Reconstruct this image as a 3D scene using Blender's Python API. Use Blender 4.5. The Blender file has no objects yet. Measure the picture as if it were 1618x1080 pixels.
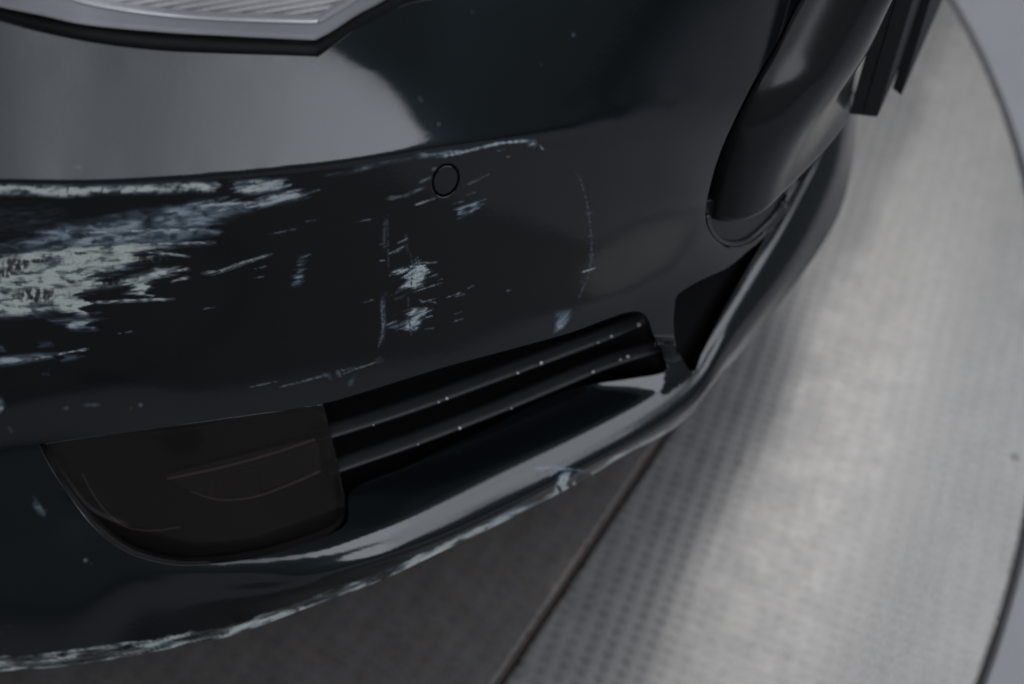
import bpy, math, random
import numpy as np
from mathutils import Vector, Matrix
from mathutils.geometry import delaunay_2d_cdt
random.seed(4)
SC = bpy.context.scene
# ---------------------------------------------------------------- camera
DEP, ROLL = math.radians(52), math.radians(3.2)
CAM_LOC = (0.0556, -0.6086, 1.0905)
cam = bpy.data.objects.new('camera', bpy.data.cameras.new('camera')); SC.collection.objects.link(cam); SC.camera = cam
cam.data.sensor_width = 36; cam.data.lens = 36*1800/1618; cam.data.clip_start = .02; cam.data.clip_end = 200
_f = Vector((0, math.cos(DEP), -math.sin(DEP))); _r = Vector((1, 0, 0)); _u = _r.cross(_f)
_r2 = math.cos(ROLL)*_r+math.sin(ROLL)*_u; _u2 = -math.sin(ROLL)*_r+math.cos(ROLL)*_u
cam.matrix_world = Matrix(((_r2.x, _u2.x, -_f.x, CAM_LOC[0]), (_r2.y, _u2.y, -_f.y, CAM_LOC[1]), (_r2.z, _u2.z, -_f.z, CAM_LOC[2]), (0, 0, 0, 1)))
cam.data.dof.use_dof = True; cam.data.dof.focus_distance = .825; cam.data.dof.aperture_fstop = 3.1
# ---------------------------------------------------------------- world, studio lamps, exposure
SC.view_settings.view_transform = 'Standard'; SC.view_settings.look = 'None'; SC.view_settings.exposure = 0; SC.view_settings.gamma = 1
SC.render.film_transparent = False
wd = bpy.data.worlds.new('World'); SC.world = wd; wd.use_nodes = True
wd.node_tree.nodes['Background'].inputs[0].default_value = (.78, .91, 1, 1); wd.node_tree.nodes['Background'].inputs[1].default_value = .11
def lamp(name, loc, target, sx, sy, power, col=(1, 1, 1)):
    L = bpy.data.lights.new(name, 'AREA'); L.shape = 'RECTANGLE'; L.size = sx; L.size_y = sy; L.energy = power; L.color = col
    o = bpy.data.objects.new(name, L); SC.collection.objects.link(o); o.location = loc
    o.rotation_euler = (Vector(target)-Vector(loc)).to_track_quat('-Z', 'Y').to_euler(); return o
# a row of soft panels behind the viewer, dimmer towards the left
_rad = 4.1
def panel(x0, x1, r): lamp('camera_side_softbox', ((x0+x1)/2, -2.55, 2.75), ((x0+x1)/2, -2.549, 0), x1-x0, 2.2, r*math.pi*(x1-x0)*2.2, (.90, .925, 1))
panel(-2.6, -1.0, _rad*.27)
for i in range(26): panel(-1.0+.05*i, -.95+.05*i, _rad*(.27+.73*(lambda t: t*t*(3-2*t))((i+.5)/26)))
panel(.3, 1.6, _rad)
lamp('right_side_softbox', (2.45, -.975, 2.76), (2.45, -.974, 0), 1.7, 5.35, 92, (.90, .925, 1))
lamp('right_rear_softbox', (2.45, 2.2, 2.76), (2.45, 2.201, 0), 1.7, 1.0, 17, (.90, .925, 1))
lamp('far_strip_softbox', (1.0, 1.9, 3.0), (.45, .3, 0), .8, 2.0, 50, (1, .985, .965))
# ---------------------------------------------------------------- shapes: places on the car
W0, H0, FPX = 1618., 1080., 1800.
FW = np.array([0, math.cos(DEP), -math.sin(DEP)]); _rt = np.array([1., 0, 0]); _up = np.cross(_rt, FW)
RT = math.cos(ROLL)*_rt + math.sin(ROLL)*_up; UP = -math.sin(ROLL)*_rt + math.cos(ROLL)*_up
CAM = np.array(CAM_LOC)
def at(px, py, z):
    """point of height z whose outline was measured at (px, py)"""
    px = np.asarray(px, float); py = np.asarray(py, float); z = np.asarray(z, float)
    d = ((px-W0/2)/FPX)[..., None]*RT - ((py-H0/2)/FPX)[..., None]*UP + FW
    return CAM + d*((z-CAM[2])/d[..., 2])[..., None]
class TPS:
    def __init__(s, pts, lam=0.0):
        p = np.array(pts, float); s.c = p[:, :2]/1000.; v = p[:, 2]; n = len(p)
        A = np.zeros((n+3, n+3)); A[:n, :n] = s.k(s.c, s.c) + lam*np.eye(n)
        A[:n, n] = 1; A[:n, n+1:] = s.c; A[n, :n] = 1; A[n+1:, :n] = s.c.T
        s.w = np.linalg.solve(A, np.r_[v, 0, 0, 0])
    @staticmethod
    def k(a, b):
        r2 = ((a[:, None, :]-b[None])**2).sum(-1); return np.where(r2 > 0, .5*r2*np.log(np.maximum(r2, 1e-20)), 0)
    def __call__(s, x, y):
        x = np.asarray(x, float); q = np.stack([x.ravel(), np.asarray(y, float).ravel()], -1)/1000.; o = np.empty(len(q)); n = len(s.c)
        for i in range(0, len(q), 20000):
            a = q[i:i+20000]; o[i:i+20000] = s.k(a, s.c)@s.w[:n] + s.w[n] + a@s.w[n+1:]
        return o.reshape(x.shape)
CREASE = np.array([(-120,289),(0,288),(150,289),(300,281),(420,271),(540,257),(620,245),(675,236),(760,228),(860,220),(1000,203),(1150,180),(1400,140)], float)
def smooth_interp(x, P):
    """cubic Hermite through P"""
    xs, ys = P[:, 0], P[:, 1]; m = np.gradient(ys, xs); i = np.clip(np.searchsorted(xs, x)-1, 0, len(xs)-2)
    h = xs[i+1]-xs[i]; t = np.clip((x-xs[i])/h, 0, 1)
    return (2*t**3-3*t**2+1)*ys[i]+(t**3-2*t**2+t)*h*m[i]+(-2*t**3+3*t**2)*ys[i+1]+(t**3-t**2)*h*m[i+1]
def crease_term(x, y):
    vc = smooth_interp(x, CREASE)
    k = 1e-5*(16.9+9.1/(1+np.exp((np.asarray(x, float)-700)/45.))); w = 2.6+3.5/(1+np.exp(-(np.asarray(x, float)-760)/50.))+30/(1+np.exp(-(np.asarray(x, float)-1030)/60.))
    return -k*w*np.logaddexp(0, (vc-y)/w)
KC = .00036
UPPER = [  # (px, py, height): the face under and above the crease
 (-80,296.6,0.57893),(-80,348.6,0.55006),(-80,418.6,0.50821),(-80,488.6,0.46249),(50,296.5,0.5768),(50,348.5,0.54772),(50,418.5,0.50555),(50,488.5,0.45948),(150,297,0.57448),
 (150,349,0.54518),(150,419,0.50271),(150,489,0.45628),(300,289,0.575),(300,341,0.54564),(300,411,0.50307),(300,481,0.45656),(420,279,0.57652),(420,331,0.54715),
 (420,401,0.50457),(420,471,0.45806),(540,265,0.57916),(540,317,0.54981),(540,387,0.50727),(540,457,0.46082),(620,253,0.58153),(620,305,0.5522),(620,375,0.50971),
 (620,445,0.4633),(700,241.1,0.58291),(700,293.1,0.55349),(700,363.1,0.51086),(700,433.1,0.4643),(780,234.4,0.58022),(780,286.4,0.55038),(780,356.4,0.50709),(780,426.4,0.45977),
 (860,228,0.57572),(860,280,0.54523),(860,350,0.50092),(860,420,0.45238),(940,218.9,0.5707),(940,270.9,0.53936),(940,340.9,0.4937),(940,410.9,0.44351),(1020,208.2,0.56405),
 (1020,260.2,0.53151),(1020,330.2,0.48391),(1100,195.9,0.55481),(1100,247.9,0.5205),(1100,317.9,0.46996),(-80,278.6,0.58599),(-80,253.6,0.59291),(-80,223.6,0.60118),(-80,188.6,0.61078),
 (-80,148.6,0.6217),(-80,98.6,0.63526),(-80,-10,0.66438),(-80,-62,0.67822),(0,278,0.58507),(0,253,0.59205),(0,223,0.60041),(0,188,0.6101),(0,148,0.62112),
 (0,98,0.6348),(0,-10,0.66401),(0,-62,0.67846),(100,279.2,0.58259),(100,254.2,0.58968),(100,224.2,0.59816),(100,189.2,0.60799),(100,149.2,0.61916),(100,99.2,0.63303),
 (100,-10,0.66297),(100,-62,0.67904),(200,277.2,0.58154),(200,252.2,0.58873),(200,222.2,0.59731),(200,187.2,0.60727),(200,147.2,0.61858),(200,97.2,0.63261),(200,-10,0.66288),
 (200,-62,0.67995),(300,271,0.58228),(300,246,0.58955),(300,216,0.59823),(300,181,0.6083),(300,141,0.61974),(300,91,0.63391),(300,-10,0.66399),(300,-62,0.68114),
 (400,262.9,0.5835),(400,237.9,0.59085),(400,207.9,0.59963),(400,172.9,0.60982),(400,132.9,0.62137),(400,82.9,0.63571),(400,-10,0.66514),(400,-62,0.68228),(460,256.8,0.58461),
 (460,231.8,0.59201),(460,201.8,0.60084),(460,166.8,0.61108),(460,126.8,0.6227),(460,76.8,0.63726),(460,-10,0.66584),(460,-62,0.683),(510,250.9,0.58573),(510,225.9,0.59316),
 (510,195.9,0.60202),(510,160.9,0.61231),(510,120.9,0.62402),(510,70.9,0.63917),(510,-10,0.66649),(510,-62,0.68368),(550,245.6,0.58679),(550,220.6,0.59425),(550,190.6,0.60316),
 (550,155.6,0.61352),(550,115.6,0.62542),(550,65.6,0.64147),(550,-10,0.66718),(550,-62,0.68438),(590,239.7,0.588),(590,214.7,0.59552),(590,184.7,0.60453),(590,149.7,0.6151),
 (590,109.7,0.62753),(590,59.7,0.64446),(590,-10,0.66816),(590,-62,0.68537),(630,233.4,0.58926),(630,208.4,0.59693),(630,178.4,0.60625),(630,143.4,0.61739),(630,103.4,0.63075),
 (630,53.4,0.64805),(630,-10,0.66954),(630,-62,0.68672),(670,226.7,0.59051),(670,201.7,0.59861),(670,171.7,0.60861),(670,136.7,0.62059),(670,96.7,0.63455),(670,46.7,0.65188),
 (670,-10,0.67106),(670,-62,0.68822),(710,222.1,0.59053),(710,197.1,0.59932),(710,167.1,0.61002),(710,132.1,0.62254),(710,92.1,0.63672),(710,42.1,0.6541),(710,-10,0.67179),
 (710,-62,0.689),(760,218,0.58921),(760,193,0.59858),(760,163,0.60973),(760,128,0.62257),(760,88,0.63698),(760,38,0.65459),(760,-10,0.67109),(760,-62,0.68853),
 (820,213.4,0.58647),(820,188.4,0.59616),(820,158.4,0.60762),(820,123.4,0.62076),(820,83.4,0.63548),(820,33.4,0.65344),(820,-10,0.66864),(820,-62,0.68642),(900,205.8,0.58199),
 (900,180.8,0.59208),(900,150.8,0.604),(900,115.8,0.61762),(900,75.8,0.63284),(900,25.8,0.65137),(900,-10,0.6643),(900,-62,0.68263),(980,195.7,0.57667),(980,170.7,0.58727),
 (980,140.7,0.59975),(980,105.7,0.61399),(980,65.7,0.62986),(980,15.7,0.64911),(980,-10,0.65878),(980,-62,0.67785),(1060,184.2,0.56929),(1060,159.2,0.58043),(1060,129.2,0.59352),
 (1060,94.2,0.60845),(1060,54.2,0.62505),(1060,4.2,0.64516),(1060,-10,0.65074),(1060,-62,0.67075),(1140,171.6,0.55858),(1140,146.6,0.57048),(1140,116.6,0.58444),(1140,81.6,0.60029),
 (1140,41.6,0.61787),(1140,-8.4,0.63907),(1140,-10,0.63972),(1140,-62,0.6609),(1220,159,0.5412),(1220,134,0.55438),(1220,104,0.56975),(1220,69,0.58711),(1220,29,0.60621),
 (1220,-21,0.6291),(1220,-10,0.62413),(1220,-62,0.64711),(1300,146.1,0.50845),(1300,121.1,0.52433),(1300,91.1,0.54264),(1300,56.1,0.56307),(1300,16.1,0.5852),(1300,-33.9,0.61143),
 (1300,-10,0.59908),(1300,-62,0.62549),(-80,715,0.32),(60,700,0.329),(300,668,0.338),(510,637,0.346),(700,580,0.364),(900,525,0.368),(1000,492,0.3641),
 (1065,462,0.3662),(1150,420,0.364),(1230,350,0.366),(1045,540,0.325),(1050,590,0.295)]
LEFT = [(-80,850,.256),(40,800,.283),(-80,960,.204),(0,1060,.152),(-80,1068,.148),(100,950,.214)]
LOWER = [  # left of and below the lamp
 (-80,720,.318),(60,700,.329),(130,815,.272),(200,872,.256),(290,895,.2475),(400,885,.250),(250,945,.222),
 (545,828,.256),(640,740,.260),(800,680,.2605),(940,612,.261),(1055,598,.264),(450,925,.226),(600,880,.236),(600,858,.243),(700,842,.237),(800,795,.237),(900,743,.238),(1060,650,.240),
 (100,1052,.160),(216,1034,.168),(367,1003,.181),(490,958,.194),(600,915,.208),(700,870,.2148),(800,822,.2155),(900,770,.2175),(1060,680,.2220),(1130,603,.219)]
def _fit(P, lam=4e-6):
    q = np.array(P, float)
    return TPS(np.c_[q[:, :2], q[:, 2]-crease_term(q[:, 0], q[:, 1])], lam)
T_UP = _fit(UPPER+LEFT); T_LO = _fit(LOWER+LEFT); T_ALL = _fit([p for p in UPPER+LOWER+LEFT if p[0] < 1096])
def z_all(x, y): return T_ALL(x, y)+crease_term(x, y)
def z_up(x, y): return T_UP(x, y)+crease_term(x, y)
ROWS = [
 [(150,875,.262),(300,880,.2485),(400,868,.2525),(500,838,.2565),(600,785,.259),(700,735,.260),(800,680,.2605),(900,640,.261),(1000,600,.262),(1060,570,.263),(1095,540,.264),(1140,470,.264),(1200,370,.264),(1260,260,.264),(1320,140,.265)],
 [(150,890,.256),(300,892,.2475),(400,886,.2495),(500,872,.2530),(600,832,.2576),(700,783,.2582),(800,733,.2587),(900,688,.2592),(1000,640,.2603),(1060,604,.2613),(1100,575,.2622),(1138,510,.2626),(1176,440,.2630),(1230,342,.2632),(1275,250,.2635),(1325,150,.264)],
 [(150,910,.246),(300,908,.2415),(400,907,.2405),(500,900,.2430),(600,880,.2440),(700,845,.2396),(800,798,.2392),(900,746,.2418),(1000,692,.2447),(1060,655,.2468),(1104,614,.2520),(1122,574,.2588),(1155,507,.2596),(1192,444,.2600),(1248,348,.2602),(1292,262,.2605),(1343,150,.261)],
 [(150,925,.238),(300,918,.2355),(400,917,.2345),(500,911,.2380),(600,887,.2395),(700,852,.2350),(800,805,.2347),(900,753,.2373),(1000,699,.2403),(1060,661,.2432),(1109,620,.2478),(1129,577,.2555),(1162,510,.2568),(1199,447,.2572),(1254,350,.2574),(1298,263,.2577),(1347,150,.258)],
 [(150,975,.205),(300,955,.214),(400,945,.2195),(500,926,.2285),(600,900,.2250),(700,861,.2245),(800,814,.2245),(900,762,.2268),(1000,706,.2325),(1060,671,.2335),(1116,627,.2360),(1140,582,.242),(1182,518,.242),(1224,459,.241),(1260,403,.240),(1290,350,.239),(1327,262,.242),(1352,150,.246)],
 [(100,1052,.160),(216,1034,.168),(300,1017,.174),(367,1003,.181),(490,958,.194),(600,917,.2080),(700,870,.2148),(800,822,.2155),(900,770,.2175),(1000,712,.2235),(1060,680,.2220),(1100,645,.2205),(1130,603,.219),(1190,535,.214),(1262,440,.212),(1312,355,.212),(1337,290,.213),(1352,210,.214),(1358,150,.216)]]
def _between(A, B, f, g):
    a = np.array(A, float); b = np.array(B, float); u = lambda q: (q[:, 0]-q[:, 1]); o = []
    for p in a:
        k = p[0]-p[1]; w = [np.interp(k, u(b), b[:, i]) for i in range(3)]; o.append((p[0]*(1-f)+w[0]*f, p[1]*(1-f)+w[1]*f, p[2]*(1-g)+w[2]*g))
    return o
ROWS = ROWS[:2]+[_between(ROWS[1], ROWS[2], 1/3, .245), _between(ROWS[1], ROWS[2], 2/3, .578)]+ROWS[2:]
_UG = np.linspace(-820, 900, 345); _RV = []; _RZ = []
for _r_ in ROWS:
    _q = np.array(_r_, float); _u0 = (_q[:, 0]-_q[:, 1])/1.41421; _v0 = (_q[:, 0]+_q[:, 1])/1.41421
    _g = np.exp(-.5*(np.arange(-16, 17)/5.)**2); _g /= _g.sum()
    for _a, _L in ((_v0, _RV), (_q[:, 2], _RZ)):
        _f1 = np.interp(_UG, _u0, _a); _e0 = (_a[1]-_a[0])/(_u0[1]-_u0[0]); _e1 = (_a[-1]-_a[-2])/(_u0[-1]-_u0[-2])
        _f1 = np.where(_UG < _u0[0], _a[0]+(_UG-_u0[0])*_e0, _f1); _f1 = np.where(_UG > _u0[-1], _a[-1]+(_UG-_u0[-1])*_e1, _f1)
        _L.append(np.convolve(np.pad(_f1, 16, mode='reflect', reflect_type='odd'), _g, 'valid'))
_RV = np.array(_RV); _RZ = np.array(_RZ)
def z_lip(x, y):
    sh = np.shape(x); u = ((x-y)/1.41421).ravel(); v = ((x+y)/1.41421).ravel()
    V = np.array([np.interp(u, _UG, r) for r in _RV]); Z = np.array([np.interp(u, _UG, r) for r in _RZ]); n = len(V)
    h = np.maximum(V[1:]-V[:-1], 1.); dl = (Z[1:]-Z[:-1])/h
    m = np.zeros_like(Z); m[0] = dl[0]; m[-1] = dl[-1]
    for i in range(1, n-1):
        w1 = 2*h[i]+h[i-1]; w2 = h[i]+2*h[i-1]; ok = dl[i-1]*dl[i] > 0
        m[i] = np.where(ok, (w1+w2)/np.where(ok, w1/np.where(ok, dl[i-1], 1)+w2/np.where(ok, dl[i], 1), 1), 0)
    o = np.where(v < V[0], Z[0]+(v-V[0])*m[0], Z[-1]+(v-V[-1])*m[-1])
    for i in range(n-1):
        k = (v >= V[i]) & (v < V[i+1]); t = np.clip((v-V[i])/h[i], 0, 1)
        f = (2*t**3-3*t**2+1)*Z[i]+(t**3-2*t**2+t)*h[i]*m[i]+(-2*t**3+3*t**2)*Z[i+1]+(t**3-t**2)*h[i]*m[i+1]; o = np.where(k, f, o)
    return o.reshape(sh)
def z_body(x, y):
    x = np.asarray(x, float); y = np.asarray(y, float)
    ym = np.interp(x, [-100, 60, 545, 800, 1000, 1065, 1100, 1150, 1240, 1278, 1330, 1360], [760, 760, 725, 612, 548, 552, 530, 455, 328, 235, 135, 60])
    w = np.interp(x, [0, 300, 600, 900, 1000, 1075, 1110], [60, 60, 22, 18, 20, 26, 3.])
    t = np.clip((y-ym)/w*.5+.5, 0, 1); t = t*t*(3-2*t)
    b = np.clip((x-150)/300., 0, 1); b = b*b*(3-2*b)
    lo = (1-b)*(T_LO(x, y)+crease_term(x, y)) + b*z_lip(x, y)
    yl = np.interp(x, [860, 940, 1048, 1094], [606, 613, 622, 588]); fd = np.clip((x-880)/70., 0, 1)*np.clip((1100-x)/20., 0, 1)
    lo = lo + .00030*2.5*np.logaddexp(0, (yl-y)/2.5)*fd*(y > 540)
    return (1-t)*(T_UP(x, y)+crease_term(x, y)) + t*lo
def surf(zf, x, y): return at(x, y, zf(x, y))
def norm_of(zf, x, y, e=1.0):
    a = surf(zf, x+e, y)-surf(zf, x-e, y); b = surf(zf, x, y+e)-surf(zf, x, y-e)
    n = np.cross(b, a); n /= np.linalg.norm(n, axis=-1, keepdims=True)
    v = CAM-surf(zf, x, y); s = np.sign((n*v).sum(-1, keepdims=True)); return n*s
# ---------------------------------------------------------------- end shapes
# ---------------------------------------------------------------- small numeric tools
def hsh(ix, iy, s):
    h = (ix.astype(np.int64)*374761393 + iy.astype(np.int64)*668265263 + s*1274126177) & 0xffffffff
    h = ((h ^ (h >> 13))*1274126177) & 0xffffffff
    return ((h ^ (h >> 16)) & 0xffff)/65535.
def vn(x, y, s):
    x = np.asarray(x, float); y = np.asarray(y, float)
    ix = np.floor(x); iy = np.floor(y); fx = x-ix; fy = y-iy; ux = fx**3*(fx*(fx*6-15)+10); uy = fy**3*(fy*(fy*6-15)+10)
    def g(i, j): a = hsh(ix+i, iy+j, s)*6.2831853; return np.cos(a)*(fx-i)+np.sin(a)*(fy-j)
    return np.clip(.5+.85*((g(0, 0)*(1-ux)+g(1, 0)*ux)*(1-uy)+(g(0, 1)*(1-ux)+g(1, 1)*ux)*uy), 0, 1)
def fbm(x, y, s, o=3):
    t = 0; a = .5; n = 0
    for k in range(o): t = t+a*vn(x*2**k, y*2**k, s+k*7); n += a; a *= .5
    return t/n
def sstep(a, b, x): t = np.clip((x-a)/(b-a), 0, 1); return t*t*(3-2*t)
def sdp(X, Y, P):
    """signed distance to polygon, positive inside"""
    P = np.asarray(P, float); d = np.full(X.shape, 1e9); ins = np.zeros(X.shape, bool); n = len(P)
    for i in range(n):
        ax, ay = P[i]; bx, by = P[(i+1) % n]; ex, ey = bx-ax, by-ay; l = ex*ex+ey*ey+1e-9
        t = np.clip(((X-ax)*ex+(Y-ay)*ey)/l, 0, 1); d = np.minimum(d, np.hypot(X-ax-t*ex, Y-ay-t*ey))
        c = (ay > Y) != (by > Y); xx = ax+(Y-ay)/(ey if abs(ey) > 1e-9 else 1e-9)*ex; ins ^= c & (X < xx)
    return np.where(ins, d, -d)
def sdl(X, Y, P):
    """distance to polyline and arc length of the nearest point"""
    d = np.full(X.shape, 1e9); s = np.zeros(X.shape); acc = 0
    for (ax, ay), (bx, by) in zip(P[:-1], P[1:]):
        ex, ey = bx-ax, by-ay; L = math.hypot(ex, ey)
        t = np.clip(((X-ax)*ex+(Y-ay)*ey)/(L*L), 0, 1); q = np.hypot(X-ax-t*ex, Y-ay-t*ey)
        m = q < d; d = np.where(m, q, d); s = np.where(m, acc+t*L, s); acc += L
    return d, s
def curve(P, step=4., closed=False, corners=()):
    """Catmull-Rom through P, resampled; indices in corners stay sharp"""
    P = [np.array(p, float) for p in P]; n = len(P); out = []
    rng_ = range(n if closed else n-1)
    for i in rng_:
        p1, p2 = P[i], P[(i+1) % n]
        p0 = P[i-1] if (closed or i > 0) else p1; p3 = P[(i+2) % n] if (closed or i+2 < n) else p2
        if i in corners: p0 = p1
        if (i+1) % n in corners: p3 = p2
        L = np.linalg.norm(p2-p1); k = max(1, int(L/step)); a = np.linalg.norm(p1-p0); b = np.linalg.norm(p3-p2)
        m1 = (p2-p0)/(a+L)*L if a > 0 else p2-p1; m2 = (p3-p1)/(b+L)*L if b > 0 else p2-p1
        for j in range(k):
            t = j/k; out.append((2*t**3-3*t**2+1)*p1+(t**3-2*t**2+t)*m1+(-2*t**3+3*t**2)*p2+(t**3-t**2)*m2)
    if not closed: out.append(P[-1])
    return np.array(out)
# ---------------------------------------------------------------- object helpers
def tag(o, label=None, cat=None, kind=None, group=None):
    if label: o['label'] = label
    if cat: o['category'] = cat
    if kind: o['kind'] = kind
    if group: o['group'] = group
    return o
def empty(name, loc):
    o = bpy.data.objects.new(name, None); SC.collection.objects.link(o); o.location = loc; o.empty_display_size = .1; return o
def link(name, me, mat, parent=None):
    if mat is not None: me.materials.append(mat)
    o = bpy.data.objects.new(name, me); SC.collection.objects.link(o)
    if parent is not None:
        o.parent = parent
        w = Matrix.Identity(4); q = parent
        while q is not None: w = Matrix.Translation(q.location) @ w; q = q.parent
        if parent.type == 'EMPTY': o.matrix_parent_inverse = w.inverted()
    return o
def mesh(name, V, F, mat=None, parent=None, smooth=True, normals=None, uv=None, attr=None):
    me = bpy.data.meshes.new(name); V = np.asarray(V, float)
    me.from_pydata(V.tolist(), [], [list(map(int, f)) for f in F]) if not isinstance(F, np.ndarray) else _fast(me, V, F)
    me.update(calc_edges=True)
    me.polygons.foreach_set('use_smooth', np.full(len(me.polygons), smooth))
    if uv is not None:
        li = np.empty(len(me.loops), int); me.loops.foreach_get('vertex_index', li)
        u = me.uv_layers.new(name='UVMap'); u.data.foreach_set('uv', np.asarray(uv)[li].astype(np.float32).ravel())
    if attr is not None:
        a = me.color_attributes.new('scuff', 'FLOAT_COLOR', 'POINT'); a.data.foreach_set('color', attr.astype(np.float32).ravel())
    if normals is not None: me.normals_split_custom_set_from_vertices(np.asarray(normals).tolist())
    return link(name, me, mat, parent)
def _fast(me, V, F):
    n = F.shape[1]; me.vertices.add(len(V)); me.vertices.foreach_set('co', V.ravel())
    me.loops.add(F.size); me.loops.foreach_set('vertex_index', F.ravel().astype(np.int32))
    me.polygons.add(len(F)); me.polygons.foreach_set('loop_start', np.arange(0, F.size, n, dtype=np.int32))
def sheet(name, outer, holes, zf, mat, parent, step=6., fine=None, flange=.02, rad=.0014, inward=(-.3, .95, -.06), thick=True, attrf=None, lift=0.):
    """a panel: its outline and openings cut out of the surface zf, edges rolled over and turned inwards"""
    loops = [np.asarray(outer, float)]+[np.asarray(h, float) for h in holes]
    lo = loops[0].min(0); hi = loops[0].max(0)
    gx, gy = np.meshgrid(np.arange(lo[0], hi[0], step), np.arange(lo[1], hi[1], step*.87)); gx = gx+(np.arange(gx.shape[0]) % 2)[:, None]*step*.5
    G = np.stack([gx.ravel(), gy.ravel()], -1)
    if fine is not None:
        fs, ff = fine
        fx, fy = np.meshgrid(np.arange(lo[0], hi[0], fs), np.arange(lo[1], hi[1], fs*.87)); fx = fx+(np.arange(fx.shape[0]) % 2)[:, None]*fs*.5
        Q = np.stack([fx.ravel(), fy.ravel()], -1); G = np.vstack([G[~ff(G[:, 0], G[:, 1])], Q[ff(Q[:, 0], Q[:, 1])]])
    def inside(q):
        d = sdp(q[:, 0], q[:, 1], loops[0])
        for h in loops[1:]: d = np.minimum(d, -sdp(q[:, 0], q[:, 1], h))
        return d
    # keep clear of the edge
    def edge_ok(q):
        keep = np.ones(len(q), bool); allp = np.vstack(loops)
        cell = {}
        for p in allp: cell.setdefault((int(p[0]//8), int(p[1]//8)), []).append(p)
        near = np.zeros(len(q), bool); ki = (q//8).astype(int)
        ks = set(cell); nb = {(a+i, b+j) for a, b in ks for i in (-1, 0, 1) for j in (-1, 0, 1)}
        near = np.array([(a, b) in nb for a, b in ki.tolist()])
        idx = np.nonzero(near)[0]
        for s in range(0, len(idx), 4000):
            ii = idx[s:s+4000]; dd = ((q[ii][:, None, :]-allp[None])**2).sum(-1).min(1); keep[ii] = dd > 1.6**2
        return keep
    G = G[inside(G) > 1.0]; G = G[edge_ok(G)]
    P = list(map(Vector, np.vstack(loops+[G]).tolist())); E = []; k = 0
    for L in loops:
        n = len(L); E += [(k+i, k+(i+1) % n) for i in range(n)]; k += n
    nb = k
    vs, es, fs_, ov, oe, of = delaunay_2d_cdt(P, E, [], 0, 1e-5)
    V2 = np.array([v[:] for v in vs]); T = np.array([list(f) for f in fs_])
    cc = V2[T].mean(1); T = T[inside(cc) > 0]
    mp = {}
    for i, o in enumerate(ov):
        for q in o: mp[q] = i
    V3 = at(V2[:, 0], V2[:, 1], zf(V2[:, 0], V2[:, 1])+lift); e = .8
    zz = lambda x, y: zf(x, y)+lift
    N = norm_of(zz, V2[:, 0], V2[:, 1], e)
    # face the camera side
    a, b, c = V3[T[:, 0]], V3[T[:, 1]], V3[T[:, 2]]; fl = (np.cross(b-a, c-a)*N[T[:, 0]]).sum(-1) < 0; T[fl] = T[fl][:, ::-1]
    VV = [V3]; NN = [N]; FF = [T]; UV = [V2]; base = len(V3); inw = np.array(inward, float); inw /= np.linalg.norm(inw)
    if thick:
        k = 0; rads = rad if isinstance(rad, tuple) else (rad,)*len(loops)
        for li, L in enumerate(loops):
            n = len(L); ids = np.array([mp[k+i] for i in range(n)]); k += n
            t2 = np.roll(L, -1, 0)-np.roll(L, 1, 0); t2 /= np.linalg.norm(t2, axis=1, keepdims=True)+1e-9; o2 = np.stack([t2[:, 1], -t2[:, 0]], -1)
            test = inside(L[::max(1, n//40)]+o2[::max(1, n//40)]*3).mean()
            if test > 0: o2 = -o2
            p0 = V3[ids]; pe = at(L[:, 0]+o2[:, 0], L[:, 1]+o2[:, 1], zz(L[:, 0]+o2[:, 0], L[:, 1]+o2[:, 1])); O = pe-p0; nn = N[ids]
            O -= (O*nn).sum(-1, keepdims=True)*nn; O /= np.linalg.norm(O, axis=1, keepdims=True)
            prev = ids; rad = rads[li]; flg = flange[li] if isinstance(flange, tuple) else flange
            rings = [(math.radians(g), 0) for g in (30, 60, 90)]+[(math.radians(90), flg)]
            for ri, (g, dpt) in enumerate(rings):
                q = p0+O*rad*math.sin(g)-nn*rad*(1-math.cos(g))
                if dpt: q = q+(inw*.12-nn*.88)*dpt
                VV.append(q); UV.append(L); nr = nn*math.cos(g)+O*math.sin(g); NN.append(nr)
                cur = base+np.arange(n); base += n
                nx = np.roll(cur, -1); pn = np.roll(prev, -1)
                A = np.stack([prev, pn, nx], -1); B = np.stack([prev, nx, cur], -1); FF += [A, B]; prev = cur
    V = np.vstack(VV); Fc = np.vstack(FF); Nn = np.vstack(NN); U = np.vstack(UV)
    # consistent winding with the normals
    a, b, c = V[Fc[:, 0]], V[Fc[:, 1]], V[Fc[:, 2]]; fl = (np.cross(b-a, c-a)*(Nn[Fc].sum(1))).sum(-1) < 0; Fc[fl] = Fc[fl][:, ::-1]
    at_ = attrf(U[:, 0], U[:, 1]) if attrf else None
    print(name, 'tris', len(Fc))
    return mesh(name, V, Fc, mat, parent, True, Nn, U/1000., at_)
def tube(name, P, r, mat, parent, seg=8, sx=None, flat=1., dirv=None):
    """round bar along 3D points P; flat>1 stretches the section along dirv"""
    P = np.asarray(P, float); n = len(P); T = np.gradient(P, axis=0); T /= np.linalg.norm(T, axis=1, keepdims=True)
    D = np.array(dirv if dirv is not None else (0, 0, 1.), float); V = []; r = np.broadcast_to(r, (n,))
    for i in range(n):
        a = D-T[i]*(D@T[i]); a /= np.linalg.norm(a); b = np.cross(T[i], a)
        for k in range(seg):
            w = 2*math.pi*k/seg; V.append(P[i]+r[i]*(a*math.cos(w)*flat+b*math.sin(w)))
    F = [(i*seg+k, i*seg+(k+1) % seg, (i+1)*seg+(k+1) % seg, (i+1)*seg+k) for i in range(n-1) for k in range(seg)]
    F += [tuple(range(seg))[::-1], tuple((n-1)*seg+k for k in range(seg))]
    return mesh(name, V, F, mat, parent)
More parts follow.
